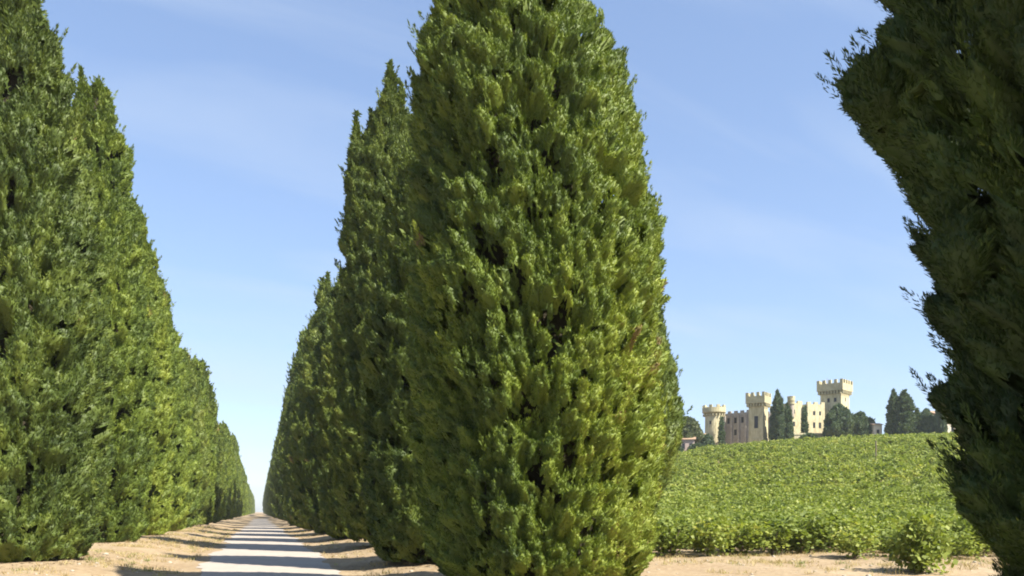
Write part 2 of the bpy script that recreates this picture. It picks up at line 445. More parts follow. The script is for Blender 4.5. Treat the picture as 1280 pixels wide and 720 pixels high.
# dark near tree at the right
near_prof = [(0.15, 0.35), (0.6, 0.72), (1.18, 0.98), (1.41, 1.1), (1.77, 1.22), (2.12, 1.33), (2.48, 1.36), (2.95, 1.43), (3.37, 1.52), (3.72, 1.50), (4.1, 1.62), (4.55, 1.76), (4.9, 1.86), (5.44, 1.80), (7, 1.9), (9, 1.6), (11, 0.9), (12.5, 0.05)]
near_prof = [(a, max(0.03, b - (0.06 if a < 1.5 else ((0.27 if a < 2.2 else 0.37) if a < 3.5 else 0.25)))) for a, b in near_prof]
gx, gy = 4.52, 6.5
# a protruding bough at the upper left
bough = [(-1.60, 0.35, [(4.40, 0.10), (4.55, 0.26), (4.72, 0.30), (4.9, 0.2), (5.1, 0.02)]),
         (-1.24, -0.1, [(3.0, 0.10), (3.25, 0.20), (3.5, 0.17), (3.7, 0.02)])]
place_tree('dark_cypress_tree', (gx, gy, tz(gx, gy)), make_crown('crown', [(0, 0, near_prof)] + bough, 202, M['cypress_shaded'], cell=0.21, amp=0.25, res=0.034, needles=4600, nl=0.050, nw=0.0048, zmax_fine=6.4, hole=0.30, plumes=30, pl=(0.20, 0.46), pr=0.042, pK=70, openf=0.06, fill=260, shell=0.05, noise=0.10, nscale=1.3, jag=1.5, gapf=3.2, rnd=0.25),
           'dark shaded cypress close by at the right edge, cut off by the frame', 'cypress', ROW)

# the tree peeping out behind the big one
prof = [(0.1, 0.7), (1.2, 0.95), (2.2, 1.2), (3.2, 1.48), (4.3, 1.62), (5.3, 1.5), (6.1, 1.2), (7.2, 1.0), (8.4, 0.6), (9.2, 0.3), (9.6, 0.03)]
gx, gy = (778 - 640) / F * 24.0, 24.0
place_tree('cypress_tree', (gx, gy, tz(gx, gy)), make_crown('crown', [(0, 0, prof)], 303, M['cypress'], cell=0.30, amp=0.20, res=0.06, needles=900, nl=0.08, nw=0.011, plumes=4),
           'smaller cypress peeping out behind the huge one, on the field side', 'cypress')

# right row
ORD = ['', 'first', 'second', 'third', 'fourth', 'fifth', 'sixth', 'seventh', 'eighth', 'ninth', 'tenth', 'eleventh', 'twelfth']


def px2row(u, Y):
    x = (u - RN[1] * Y) / RN[0]
    return x, Y


LOD0 = dict(cell=0.32, amp=0.31, res=0.070, needles=620, nl=0.11, nw=0.016, gapf=1.7, jag=1.1, plumes=3.5, pl=(0.35, 0.75), pr=0.07, hole=0.36, openf=0.065)
LOD1 = dict(cell=0.48, amp=0.42, gapf=1.3, jag=1.1, res=0.11, needles=260, nl=0.15, nw=0.021, plumes=1.8, pl=(0.5, 1.1), pr=0.11, pK=26, hole=0.5, openf=0.05, fill=45)


def row_tree(u, Y, H, r, seed, label, mat, lod, spires=3, blunt=0.0, extra=None, tb=None):
    x, y = px2row(u, Y)
    surf = [(0, 0, cyp(H, r, blunt=blunt))] + rnd_spires(spires, H, r, seed) + (extra or [])
    kw = dict(LOD0 if lod == 0 else LOD1)
    kw['tint_bias'] = tb if tb is not None else 0.14 * math.sin(seed * 2.4)
    return place_tree('cypress_tree', (x, y, tz(x, y)), make_crown('crown', surf, seed, M[mat], **kw), label, 'cypress', ROW)


row_tree(5.0, 25.6, 13.9, 2.05, 410, 'cypress half hidden behind the huge one, on its lane side', 'cypress', 0)
x, y = px2row(5.2, 36.5)
place_tree('cypress_tree', (x, y, tz(x, y)),
           make_crown('crown', [(0, 0, [(0.3, 1.6), (0.9, 1.95), (2, 2.2), (4.5, 2.35), (8, 2.25), (11, 2.0), (13.5, 1.75), (15.5, 1.45), (17, 0.95), (18.2, 0.5), (19.3, 0.3), (20.1, 0.03)]),
                                (-1.35, -0.3, spire(13.5, 17.9, 0.42)), (-0.85, 0.3, spire(14, 18.3, 0.42)), (0.5, -0.4, spire(15, 19.0, 0.5))],
                      411, M['cypress'], **LOD0),
           'tall cypress with thin pointed tip, seen left of the huge broad one', 'cypress', ROW)
row_tree(5.2, 47.5, 16.5, 2.15, 412, 'first cypress behind the tall thin-tipped one on the right of the lane', 'cypress', 0)
row_tree(5.2, 58.5, 17.5, 2.2, 413, 'second cypress behind the tall thin-tipped one on the right of the lane', 'cypress', 1)
row_tree(5.2, 70.5, 20.6, 2.35, 414, 'third cypress behind the tall thin-tipped one on the right of the lane', 'cypress', 1)
row_tree(5.2, 84.0, 20.6, 2.4, 415, 'fourth cypress behind the tall thin-tipped one on the right of the lane', 'cypress', 1)

# left row
row_tree(-6.45, 24.3, 15.7, 2.25, 501, 'bushy multi-tipped cypress at the left edge, first on the left of the lane', 'cypress', 0,
         spires=1, blunt=0.5, extra=[(0.0, -0.3, spire(12.4, 16.5, 0.42)), (0.66, -0.2, spire(12.2, 15.6, 0.30)), (1.15, -0.2, spire(9.5, 12.9, 0.45))], tb=-0.10)
row_tree(-6.7, 38.0, 19.9, 2.05, 502, 'tall twin-tipped cypress second on the left of the lane, rounded low skirt', 'cypress_bright', 0,
         spires=2, blunt=0.6, extra=[(-0.55, -0.4, spire(15.0, 20.3, 0.45)), (-1.35, 0, spire(15.5, 20.0, 0.45)), (-1.0, 0, spire(14, 18.6, 0.6))])
row_tree(-6.9, 49.5, 18.9, 2.05, 503, 'bright green cypress third along the row on the left of the lane', 'cypress_bright', 0, blunt=0.4)
row_tree(-6.9, 60.5, 17.6, 2.05, 504, 'bright green cypress fourth along the row on the left of the lane', 'cypress_bright', 1, blunt=0.4)
row_tree(-6.9, 71.5, 15.4, 2.05, 505, 'shorter bright cypress fifth along the row on the left of the lane', 'cypress_bright', 1, blunt=0.4)
row_tree(-6.9, 83.5, 16.8, 2.05, 506, 'cypress sixth along the row on the left of the lane', 'cypress', 1, blunt=0.2)

# far trees share three crown meshes
FAR = [make_crown('crown', [(0, 0, cyp(18, 2.25, blunt=b))] + rnd_spires(3, 18, 2.2, s), s, M[mm], cell=0.62, amp=0.42, res=0.20, needles=70, nl=0.30, nw=0.05, plumes=1.0, pl=(0.6, 1.2), pr=0.16, pK=16, hole=0.5, gapf=1.0, openf=0.03, fill=8)
       for s, b, mm in ((601, 0.2, 'cypress'), (602, 0.5, 'cypress_bright'), (603, 0.0, 'cypress'))]
lh = {95: 18.0, 107: 19.8, 119: 17.0, 131: 15.8, 143: 14.8, 155: 16.6, 167: 18.4, 179: 16.6, 191: 16.0, 203: 17.5, 215: 19, 227: 21.4}
Y = 95.0; k = 8
while Y < 860:
    for side_, u in ((-1, -6.9), (1, 5.2)):
        x, y = px2row(u + 0.22 * math.sin(k * 5.1 + side_), Y + (3 if side_ > 0 else 0) + 0.9 * math.sin(k * 3.3 + 2 * side_))
        H = lh.get(int(Y), 17.0 + 2.2 * math.sin(Y * 1.7)) if side_ < 0 else 22.6 + 1.6 * math.sin(Y * 0.9)
        s = H / 18.0
        wd = (0.90 if side_ < 0 else 1.0) * (1 + 0.06 * math.sin(k * 2.3))
        sidew = 'left' if side_ < 0 else 'right'
        if k <= 12:
            lab = ('distant cypress, %s along the row on the left of the lane' % ORD[k - 1]) if side_ < 0 else ('distant cypress, %s behind the thin-tipped one on the right of the lane' % ORD[k - 3])
        else:
            lab = 'far off cypress merging into the end of the row on the %s of the lane' % sidew
        place_tree('cypress_tree', (x, y, tz(x, y)), FAR[(1 if side_ < 0 and k % 3 else (k % 2) * 2)], lab, 'cypress', ROW if k <= 12 else 'far cypresses at the end of the %s row' % sidew, rz=k * 1.3 + side_, sc=(wd, wd, s))
    k += 1
    Y += 12.0 if Y < 250 else (16.0 if Y < 420 else 24.0)


# ------------------------------------------------------------------ ground, lane
def axis_coords(parts):
    out = []
    for a, b, st in parts:
        n = max(1, int(round((b - a) / st)))
        out += list(np.linspace(a, b, n, endpoint=False))
    out.append(parts[-1][1])
    return np.array(out)


gxs = axis_coords([(-4000, -1000, 600), (-1000, -200, 80), (-200, -60, 10), (-60, -22, 2), (-22, 24, 0.35), (24, 60, 1.5), (60, 140, 4), (140, 500, 30), (500, 4000, 500)])
gys = axis_coords([(-400, -60, 40), (-60, -6, 4), (-6, 12, 0.8), (12, 48, 0.35), (48, 110, 1.5), (110, 260, 4), (260, 800, 30), (800, 6000, 400)])
GX, GY = np.meshgrid(gxs, gys)
GZ = terrain(GX, GY)
V = np.stack([GX, GY, GZ], -1).reshape(-1, 3)
nx, ny = len(gxs), len(gys)
ii = (np.arange(ny - 1)[:, None] * nx + np.arange(nx - 1)[None, :]).reshape(-1)
Q = np.stack([ii, ii + 1, ii + 1 + nx, ii + nx], 1)
ground = link(bpy.data.objects.new('ground', np_mesh('ground', V, [Q], [M['soil']], smooth=np.ones(len(Q)))))
tag(ground, kind='structure')

vs = np.concatenate([np.arange(-12, 60, 0.5), np.arange(60, 880, 2.0)])
q1 = np.stack([vs * 0.35, vs * 0, vs * 0], 1); q2 = np.stack([vs * 1.3, vs * 0 + 3, vs * 0], 1)
left = -1.72 + 0.20 * vnoise(q1, 31) + 0.15 * vnoise(q2, 32)
right = 2.05 + 0.24 * vnoise(q1, 33) + 0.16 * vnoise(q2, 34)
cols = 7
rv = []
for j in range(cols):
    f = j / (cols - 1)
    uu = left * (1 - f) + right * f
    x, y = uv2xy(uu, vs)
    zc = 0.012 + 0.012 * (1 - (2 * f - 1) ** 2)
    rv.append(np.stack([x, y, np.full_like(x, zc)], 1))
V = np.concatenate(rv); n = len(vs)
Q = np.concatenate([np.stack([j * n + np.arange(n - 1), (j + 1) * n + np.arange(n - 1), (j + 1) * n + np.arange(1, n), j * n + np.arange(1, n)], 1) for j in range(cols - 1)])
road = link(bpy.data.objects.new('road', np_mesh('road', V, [Q], [M['road']], smooth=np.ones(len(Q)))))
tag(road, kind='structure')

# pebbles and clods strewn on the sand
r = np.random.default_rng(77)
ico = bmesh.new(); bmesh.ops.create_icosphere(ico, subdivisions=1, radius=1.0)
iv = np.array([v.co[:] for v in ico.verts]); ifc = np.array([[v.index for v in f.verts] for f in ico.faces]); ico.free()
n = 1300
px = r.uniform(-14, 24, n * 3); py = 14 + 34 * r.random(n * 3) ** 1.3
u = px * RN[0] + py * RN[1]
ok = ((u > 2.1) | (u < -1.9))
px, py = px[ok][:n], py[ok][:n]
sz = np.minimum(0.010 + r.exponential(0.016, len(px)), 0.10)
pz = terrain(px, py) + sz * 0.15
VV = iv[None] * (sz[:, None] * r.uniform(0.7, 1.2, (len(px), 3)) * np.array([1.25, 1.0, 0.65]))[:, None, :]
VV = VV * (1 + r.normal(0, 0.12, VV.shape[:2])[..., None]) + np.stack([px, py, pz], 1)[:, None, :]
FF = (ifc[None] + (np.arange(len(px)) * len(iv))[:, None, None]).reshape(-1, 3)
peb = link(bpy.data.objects.new('gravel', np_mesh('gravel', VV.reshape(-1, 3), [FF], [M['stone']])))
tag(peb, 'pale pebbles and clods strewn over the sandy verge', 'gravel', kind='stuff')


# dry grass tufts on the verges
def grass(nt, seed):
    r = np.random.default_rng(seed)
    u = np.concatenate([r.uniform(-5.4, -2.0, nt), r.uniform(2.1, 7.5, nt // 2)]); v = 12 + 75 * r.random(len(u)) ** 1.4
    x, y = uv2xy(u, v)
    x2 = r.uniform(4, 22, nt); y2 = r.uniform(20, 36, nt); x = np.concatenate([x, x2]); y = np.concatenate([y, y2])
    keep = vnoise(np.stack([x * 0.6, y * 0.6, x * 0], 1), 61) > -0.1
    x, y = x[keep], y[keep]
    P = np.stack([x, y, terrain(x, y)], 1)
    K = 14
    idx = np.repeat(np.arange(len(P)), K); m = len(idx)
    D = norm(np.stack([r.normal(0, 0.5, m), r.normal(0, 0.5, m), np.abs(r.normal(0.8, 0.3, m)) + 0.15], 1))
    p = P[idx] + np.stack([r.normal(0, 0.07, m), r.normal(0, 0.07, m), np.zeros(m)], 1)
    sd = norm(np.cross(D, r.normal(0, 1, (m, 3))))
    V, Q = leaf_quads(p, D, sd, r.uniform(0.05, 0.18, m), r.uniform(0.004, 0.009, m))
    tt = np.clip(np.where(r.random(len(P)) < 0.08, 1.0, r.random(len(P)) * 0.9)[idx], 0, 1)
    return np_mesh('dry_grass', V, [Q], [M['drygrass']], tint=tt)


g = link(bpy.data.objects.new('dry_grass', grass(1500, 71)))
tag(g, 'sparse straw coloured dry grass on the sandy verges', 'grass', kind='stuff')


M['litter'] = leaf_mat('fallen_needles', [(0.0, (0.07, 0.05, 0.03)), (0.6, (0.16, 0.11, 0.065)), (1.0, (0.26, 0.19, 0.11))], transl=0.0)
r = np.random.default_rng(88)
bases = [px2row(u_, y_) for u_, ys in ((-6.6, (24.3, 38, 49.5, 60.5, 71.5, 83.5)), (5.2, (16.7, 25.6, 36.5, 47.5, 58.5, 70.5, 84))) for y_ in ys] + [(4.52, 6.5)]
lx, ly = [], []
for bx, by in bases:
    m = 1500; rad = 3.1 * np.sqrt(r.random(m)) + r.normal(0, 0.25, m); a = r.random(m) * 2 * np.pi
    lx.append(bx + rad * np.cos(a)); ly.append(by + rad * np.sin(a))
lx = np.concatenate(lx); ly = np.concatenate(ly)
lu = lx * RN[0] + ly * RN[1]; ok = (lu > 2.3) | (lu < -2.1); lx, ly = lx[ok], ly[ok]; m = len(lx)
P = np.stack([lx, ly, terrain(lx, ly) + 0.008], 1)
a = r.random(m) * 2 * np.pi; D = np.stack([np.cos(a), np.sin(a), r.normal(0.05, 0.15, m)], 1)
V, Q = leaf_quads(P, norm(D), norm(np.cross(D, np.array([[0, 0, 1.0]]) + r.normal(0, 0.3, (m, 3)))), r.uniform(0.05, 0.16, m), r.uniform(0.008, 0.022, m))
lt = link(bpy.data.objects.new('fallen_needles', np_mesh('fallen_needles', V, [Q], [M['litter']], tint=r.random(m))))
tag(lt, 'brown fallen needles and twigs lying under the cypresses', 'litter', kind='stuff')

# ------------------------------------------------------------------ vineyard
def vine_leaves(r, n, rad, h, size, lump_seed):
    """leafy dome of a bush vine with arching shoots; returns verts, quads, tint"""
    ns = max(5, n // 26)
    sh_a = r.uniform(0, 2 * np.pi, ns); sh_l = r.uniform(0.55, 1.0, ns); sh_e = r.uniform(0.35, 1.0, ns)
    k = r.integers(0, ns, n); t = r.random(n) ** 0.6
    # arch: rises then bows outward
    rr = rad * sh_l[k] * t ** 1.1 * (1.15 - 0.45 * sh_e[k]); zz = h * (0.08 + sh_e[k] * 0.85 * np.sin(np.clip(t * 2.0, 0, np.pi)) * 0.9) - 0.22 * h * (t > 0.8) * (1 - sh_e[k])
    a = sh_a[k] + r.normal(0, 0.16, n)
    P = np.stack([np.cos(a) * rr, np.sin(a) * rr, zz], 1) + r.normal(0, 0.10, (n, 3)) * np.array([1, 1, 0.9])
    P[:, 2] = np.maximum(P[:, 2], 0.06)
    D = norm(np.stack([np.cos(a), np.sin(a), r.normal(-0.1, 0.5, n)], 1) + r.normal(0, 0.5, (n, 3)))
    upv = norm(np.array([[0, 0, 1.0]]) + r.normal(0, 0.45, (n, 3)))
    sd = norm(np.cross(D, upv))
    l = size * r.uniform(0.7, 1.3, n); w = l * r.uniform(0.42, 0.60, n)
    V, Q = leaf_quads(P, D, sd, l, w)
    base = np.clip(r.normal(0.5, 0.11, ns), 0, 1)[k] + 0.22 * (t - 0.6) + r.normal(0, 0.09, n)
    return V, Q, np.clip(base + 0.13 * math.sin(lump_seed * 2.1), 0, 1)


def vine_trunk(seed):
    r = np.random.default_rng(seed)
    bm = bmesh.new()
    pts = [(0, 0, -0.15), (0.03, 0.01, 0.15), (-0.02, 0.03, 0.32), (0.02, 0.0, 0.45)]
    rad = [0.065, 0.05, 0.05, 0.06]

    def tube(pts, rad):
        rings = []
        for p, q in zip(pts, rad):
            rings.append([bm.verts.new((p[0] + q * math.cos(a), p[1] + q * math.sin(a), p[2])) for a in [i * math.pi / 4 for i in range(8)]])
        for a, b in zip(rings[:-1], rings[1:]):
            for i in range(8): bm.faces.new((a[i], a[(i + 1) % 8], b[(i + 1) % 8], b[i]))
        bm.faces.new(rings[-1]); bm.faces.new(rings[0][::-1])
    tube(pts, rad)
    for i in range(5):
        a = i * 1.256 + r.uniform(-.3, .3)
        tube([(0.0, 0, 0.40), (0.16 * math.cos(a), 0.16 * math.sin(a), 0.5), (0.3 * math.cos(a), 0.3 * math.sin(a), 0.75)], [0.035, 0.026, 0.014])
    me = bpy.data.meshes.new('trunk'); bmesh.ops.recalc_face_normals(bm, faces=bm.faces[:]); bm.to_mesh(me); bm.free()
    me.materials.append(M['bark']); return me


VT = [vine_trunk(s) for s in (1, 2)]
VF = []
for s in range(7):
    r = np.random.default_rng(900 + s)
    V, Q, T = vine_leaves(r, 1150, 1.0, 1.25, 0.112, s)
    VF.append(np_mesh('foliage', V, [Q], [M['vine']], tint=T))
VM = []
for s in range(5):
    r = np.random.default_rng(950 + s)
    V, Q, T = vine_leaves(r, 720, 1.0, 1.2, 0.13, s)
    VM.append(np_mesh('foliage', V, [Q], [M['vine']], tint=T))

r = np.random.default_rng(41)
spots = []
k = 0
Yr = 29.0
while Yr < 250:
    xx = -6.0 if Yr < 90 else 0
    while xx < 150:
        X = xx + r.normal(0, 0.16); Yv = Yr - 0.10 * (X - 8) * (1 if Yr < 60 else 0.3) + r.normal(0, 0.22)
        if Yr < 32.3: Yv += 1.3 * math.sin(X * 0.5 + 2.2) + 0.5
        u = X * RN[0] + Yv * RN[1]
        pxx = 640 + F * X / Yv
        if r.random() < 0.05: continue_skip = True
        else: continue_skip = False
        if not continue_skip and u > 10.5 and 600 < pxx < 1480 and Yv < 186 - max(0, 50 - X) * 0.28:
            spots.append((X, Yv, pxx))
        xx += 1.25 if Yr < 75 else 1.6
    Yr += 1.8 if Yr < 75 else 2.3
inview = [s for s in spots if 800 < s[2] < 1225]
inview.sort(key=lambda s: s[1])
indiv = inview[:285]
ids = set((s[0], s[1]) for s in indiv)
indiv = indiv + [(11.9, 25.6, 0), (13.3, 26.8, 0), (12.2, 27.9, 0), (10.6, 27.2, 0), (14.6, 28.0, 0)]
rest = [s for s in spots if (s[0], s[1]) not in ids]
LV = 'leafy green bush vine among the near rows of the vineyard'
for i, (X, Yv, pxx) in enumerate(indiv):
    s = r.uniform(0.74, 1.24)
    loc = (X, Yv, tz(X, Yv) - 0.03); rz = r.uniform(0, 6.28)
    sc = (s * r.uniform(0.9, 1.1), s * r.uniform(0.9, 1.1), s * r.uniform(0.85, 1.12))
    e = empty('grapevine', loc, rz); e.scale = sc
    tag(e, LV, 'grapevine', 'near vines of the vineyard')
    link(bpy.data.objects.new('trunk', VT[i % 2]), e)
    link(bpy.data.objects.new('foliage', VF[i % 7] if Yv < 44 else VM[i % 5]), e)
# the bush standing forward of the rows
X, Yv = (1150 - 640) / F * 21.0, 21.0
e = empty('grapevine', (X, Yv, tz(X, Yv) - 0.03), 0.6); e.scale = (0.88, 0.88, 1.25)
tag(e, 'bushy vine pushed forward onto the sand in front of the vineyard rows', 'grapevine')
link(bpy.data.objects.new('trunk', VT[0]), e)
rr_ = np.random.default_rng(999)
V, Q, T = vine_leaves(rr_, 1250, 1.0, 1.35, 0.125, 3)
V2, Q2, T2 = vine_leaves(rr_, 500, 0.85, 0.55, 0.125, 1)
Q = np.concatenate([Q, Q2 + len(V)]); V = np.concatenate([V, V2]); T = np.concatenate([T, T2])
link(bpy.data.objects.new('foliage', np_mesh('foliage', V, [Q], [M['vine']], tint=T)), e)

Vs, Qs, Ts = [], [], []
off = 0
for X, Yv, pxx in rest:
    near = Yv < 75
    n = 340 if near else 230
    size = 0.165 if near else 0.235
    V, Q, T = vine_leaves(r, n, 1.0 if near else 1.25, 1.2 * r.uniform(0.8, 1.2), size, r.integers(0, 9))
    V = V * r.uniform(0.9, 1.15) + np.array([X, Yv, tz(X, Yv) - 0.03])
    Vs.append(V); Qs.append(Q + off); Ts.append(np.clip(T + r.normal(0.04, 0.05), 0, 1)); off += len(V)
vy = link(bpy.data.objects.new('vineyard', np_mesh('vineyard', np.concatenate(Vs), [np.concatenate(Qs)], [M['vine']], tint=np.concatenate(Ts))))
tag(vy, 'green mass of vines covering the slope up to the castle', 'vineyard', kind='stuff')

# training post on the slope
X, Yv = (1095 - 640) / F * 105, 105
bm = bmesh.new(); bmesh.ops.create_cone(bm, segments=10, radius1=0.09, radius2=0.075, depth=3.4, cap_ends=True)
bmesh.ops.bevel(bm, geom=bm.edges[:], offset=0.012, segments=1, affect='EDGES')
bmesh.ops.translate(bm, verts=bm.verts, vec=(0, 0, 1.3))
po = bm_obj('wooden_post', bm, M['wood']); po.location = (X, Yv, tz(X, Yv)); tag(po, 'thin grey wooden post standing among the vines on the slope', 'post')


# ------------------------------------------------------------------ castle
CY = 197.0
S = CY / F


def cxp(px): return (px - 640) * S
def czp(py): return CAM_Z + (HY - py) * S


castle = empty('castle', (cxp(970), CY, tz(cxp(970), CY)))
tag(castle, 'cream stone castle with battlemented towers on the hill above the vines', 'castle')
bpy.context.view_layer.update()
O = castle.location.copy()


def xf(bm, loc, rz):
    c, s = math.cos(rz), math.sin(rz)
    for v in bm.verts:
        x, y = v.co.x, v.co.y
        v.co.x = x * c - y * s + loc[0]; v.co.y = x * s + y * c + loc[1]; v.co.z += loc[2]


def abox(bm, x0, x1, y0, y1, z0, z1):
    vs = [bm.verts.new(p) for p in ((x0, y0, z0), (x1, y0, z0), (x1, y1, z0), (x0, y1, z0), (x0, y0, z1), (x1, y0, z1), (x1, y1, z1), (x0, y1, z1))]
    for f in ((3, 2, 1, 0), (4, 5, 6, 7), (0, 1, 5, 4), (1, 2, 6, 5), (2, 3, 7, 6), (3, 0, 4, 7)): bm.faces.new([vs[i] for i in f])


def prism(bm, n, r0, r1, z0, z1, ph=0):
    a = [bm.verts.new((r0 * math.cos(ph + i * 2 * math.pi / n), r0 * math.sin(ph + i * 2 * math.pi / n), z0)) for i in range(n)]
    b = [bm.verts.new((r1 * math.cos(ph + i * 2 * math.pi / n), r1 * math.sin(ph + i * 2 * math.pi / n), z1)) for i in range(n)]
    bm.faces.new(a[::-1]); bm.faces.new(b)
    for i in range(n): bm.faces.new((a[i], a[(i + 1) % n], b[(i + 1) % n], b[i]))


def square_tower(pxc, Yc, w, py_top, py_par, py_base, mat, over=0.42, windows=(), merl=4, name='square_tower', TH=0.0):
    X = (pxc - 640) * Yc / F
    zt = CAM_Z + (HY - py_top) * Yc / F; zp = CAM_Z + (HY - py_par) * Yc / F; zb = CAM_Z + (HY - py_base) * Yc / F - 1.5
    L0 = (X - O.x, Yc - O.y, -O.z)
    h = w / 2
    bm = bmesh.new(); abox(bm, -h, h, -h, h, zb, zp + 0.003); abox(bm, -h - 0.12, h + 0.12, -h - 0.12, h + 0.12, zb, zb + 2.2)
    xf(bm, L0, TH); body = bm_obj(name, bm, mat, castle)
    bm = bmesh.new()
    o = h + over; mh = (zt - zp) * 0.36
    # corbels below the parapet
    nC = int(w / 0.62)
    for i in range(nC + 1):
        t = -h + i * w / nC
        for sx in (-1, 1):
            abox(bm, t - 0.12, t + 0.12, min(sx * (h + 0.002), sx * (o - 0.05)), max(sx * (h + 0.002), sx * (o - 0.05)), zp - 0.75, zp - 0.003)
            abox(bm, min(sx * (h + 0.002), sx * (o - 0.05)), max(sx * (h + 0.002), sx * (o - 0.05)), t - 0.12, t + 0.12, zp - 0.72, zp - 0.004)
    abox(bm, -o, o, -o, o, zp, zt - mh)
    mw = 2 * o / (2 * merl - 1)
    for i in range(merl):
        a = -o + 2 * i * mw; b = a + mw
        for sgn in (-1, 1):
            y0, y1 = (sgn * o, sgn * (o - 0.4)); abox(bm, a, b, min(y0, y1), max(y0, y1), zt - mh + 0.002, zt)
            if 0 < i < merl - 1: abox(bm, min(y0, y1), max(y0, y1), a, b, zt - mh + 0.002, zt)
    xf(bm, L0, TH); bm_obj('parapet', bm, M['castle_top'], body)
    for (face, t, pa, pb, ww) in windows:
        z0 = CAM_Z + (HY - pb) * Yc / F; z1 = CAM_Z + (HY - pa) * Yc / F
        bm = bmesh.new()
        if face == 'L': abox(bm, t * w - ww / 2, t * w + ww / 2, -h - 0.03, -h + 0.10, z0, z1)
        else: abox(bm, h - 0.10, h + 0.03, t * w - ww / 2, t * w + ww / 2, z0, z1)
        xf(bm, L0, TH); wn = bm_obj('window', bm, M['dark'], body)
    return body


def round_tower(pxc, Yc, rad, py_top, py_par, py_base, mat, over=0.5, merl=10, windows=(), name='round_tower'):
    X = (pxc - 640) * Yc / F
    zt = CAM_Z + (HY - py_top) * Yc / F; zp = CAM_Z + (HY - py_par) * Yc / F; zb = CAM_Z + (HY - py_base) * Yc / F - 2
    L0 = (X - O.x, Yc - O.y, -O.z)
    bm = bmesh.new(); prism(bm, 28, rad * 1.04, rad, zb, zp + 0.003); xf(bm, L0, 0); body = bm_obj(name, bm, mat, castle)
    bm = bmesh.new(); mh = (zt - zp) * 0.35
    prism(bm, 28, rad + 0.06, rad + over, zp - 0.35, zp - 0.002); prism(bm, 28, rad + over, rad + over, zp, zt - mh)
    for i in range(merl):
        b2 = bmesh.new(); abox(b2, rad + over - 0.4, rad + over - 0.02, -0.35, 0.35, zt - mh + 0.002, zt); xf(b2, (0, 0, 0), i * 2 * math.pi / merl)
        tmp = bpy.data.meshes.new('t'); b2.to_mesh(tmp); b2.free(); bm.from_mesh(tmp); bpy.data.meshes.remove(tmp)
    for i in range(20):
        b2 = bmesh.new(); abox(b2, rad * 0.98, rad + over * 0.8, -0.11, 0.11, zp - 0.8, zp - 0.36); xf(b2, (0, 0, 0), i * 2 * math.pi / 20)
        tmp = bpy.data.meshes.new('t'); b2.to_mesh(tmp); b2.free(); bm.from_mesh(tmp); bpy.data.meshes.remove(tmp)
    xf(bm, L0, 0); bm_obj('parapet', bm, M['castle_top'], body)
    for ang, pa, pb, ww in windows:
        z0 = CAM_Z + (HY - pb) * Yc / F; z1 = CAM_Z + (HY - pa) * Yc / F
        bm = bmesh.new(); abox(bm, rad - 0.1, rad + 0.05, -ww / 2, ww / 2, z0, z1); xf(bm, (0, 0, 0), ang); xf(bm, L0, 0); bm_obj('window', bm, M['dark'], body)
    return body


def wall(name, px0, Y0, px1, Y1, py_top, py_base, mat, thick=1.2, buttress=0, windows=(), merl=True, cren=0.5):
    x0 = (px0 - 640) * Y0 / F; x1 = (px1 - 640) * Y1 / F
    Ym = (Y0 + Y1) / 2
    zt = CAM_Z + (HY - py_top) * Ym / F; zb = CAM_Z + (HY - py_base) * Ym / F - 2.5
    Lw = math.hypot(x1 - x0, Y1 - Y0); a = math.atan2(Y1 - Y0, x1 - x0)
    L0 = (x0 - O.x, Y0 - O.y, -O.z)
    bm = bmesh.new(); abox(bm, 0, Lw, 0, thick, zb, zt - (cren if merl else 0))
    if merl:
        nM = max(2, int(Lw / 1.3)); mw = Lw / (2 * nM - 1)
        for i in range(nM): abox(bm, 2 * i * mw + 0.003, (2 * i + 1) * mw, 0.02, 0.5, zt - cren + 0.002, zt)
    else:
        abox(bm, -0.1, Lw + 0.1, -0.14, 0.3, zt - 0.35, zt + 0.02)
    for i in range(buttress):
        t = Lw * (i + 0.5) / buttress; abox(bm, t - 0.22, t + 0.22, -0.45, 0.1, zb, zt - 1.0)
    xf(bm, L0, a); w = bm_obj(name, bm, mat, castle)
    for t, pa, pb, ww in windows:
        z0 = CAM_Z + (HY - pb) * Ym / F; z1 = CAM_Z + (HY - pa) * Ym / F
        bm = bmesh.new(); abox(bm, t * Lw - ww / 2, t * Lw + ww / 2, -0.03, 0.1, z0, z1); xf(bm, L0, a); bm_obj('window', bm, M['dark'], w)
    return w


round_tower(892.5, 196, 1.95, 507, 516, 556, M['castle'], over=0.62, merl=9, windows=[(-2.2, 527, 531, 0.4)])
wall('curtain_wall', 902, 200.5, 937, 196.0, 513.5, 552, M['castle_grey'], buttress=4, windows=[(0.25, 522, 529, 0.6), (0.5, 522, 529, 0.6), (0.75, 522, 529, 0.6), (0.5, 537, 544, 0.6)])
square_tower(948, 196.5, 3.25, 491.5, 505, 552, M['castle'], windows=[('L', 0.02, 521, 536, 0.85), ('R', 0.0, 520, 526, 0.5)], TH=math.radians(-35), over=0.55)
wall('linking_wall', 957, 201, 990, 199.5, 514, 550, M['castle_grey'], windows=[(0.4, 525, 532, 0.6)])
wall('palace_wing', 986, 196.4, 1003, 197.6, 501, 547, M['castle'], thick=7, windows=[(0.38, 512, 517, 0.5), (0.38, 527, 533, 0.5)])
wall('recessed_wall', 1001, 199.2, 1011, 199.4, 507, 547, M['castle_grey'], thick=4)
wall('palace_wing', 1009.5, 196.6, 1031, 198.0, 502.5, 545, M['castle'], thick=7, windows=[(0.38, 514, 519, 0.6), (0.72, 514, 519, 0.5), (0.38, 528, 535, 0.6), (0.72, 528, 535, 0.6)])
round_tower(989, 196.0, 0.62, 495.5, 501, 512, M['castle_grey'], over=0.2, merl=6, name='corner_turret')
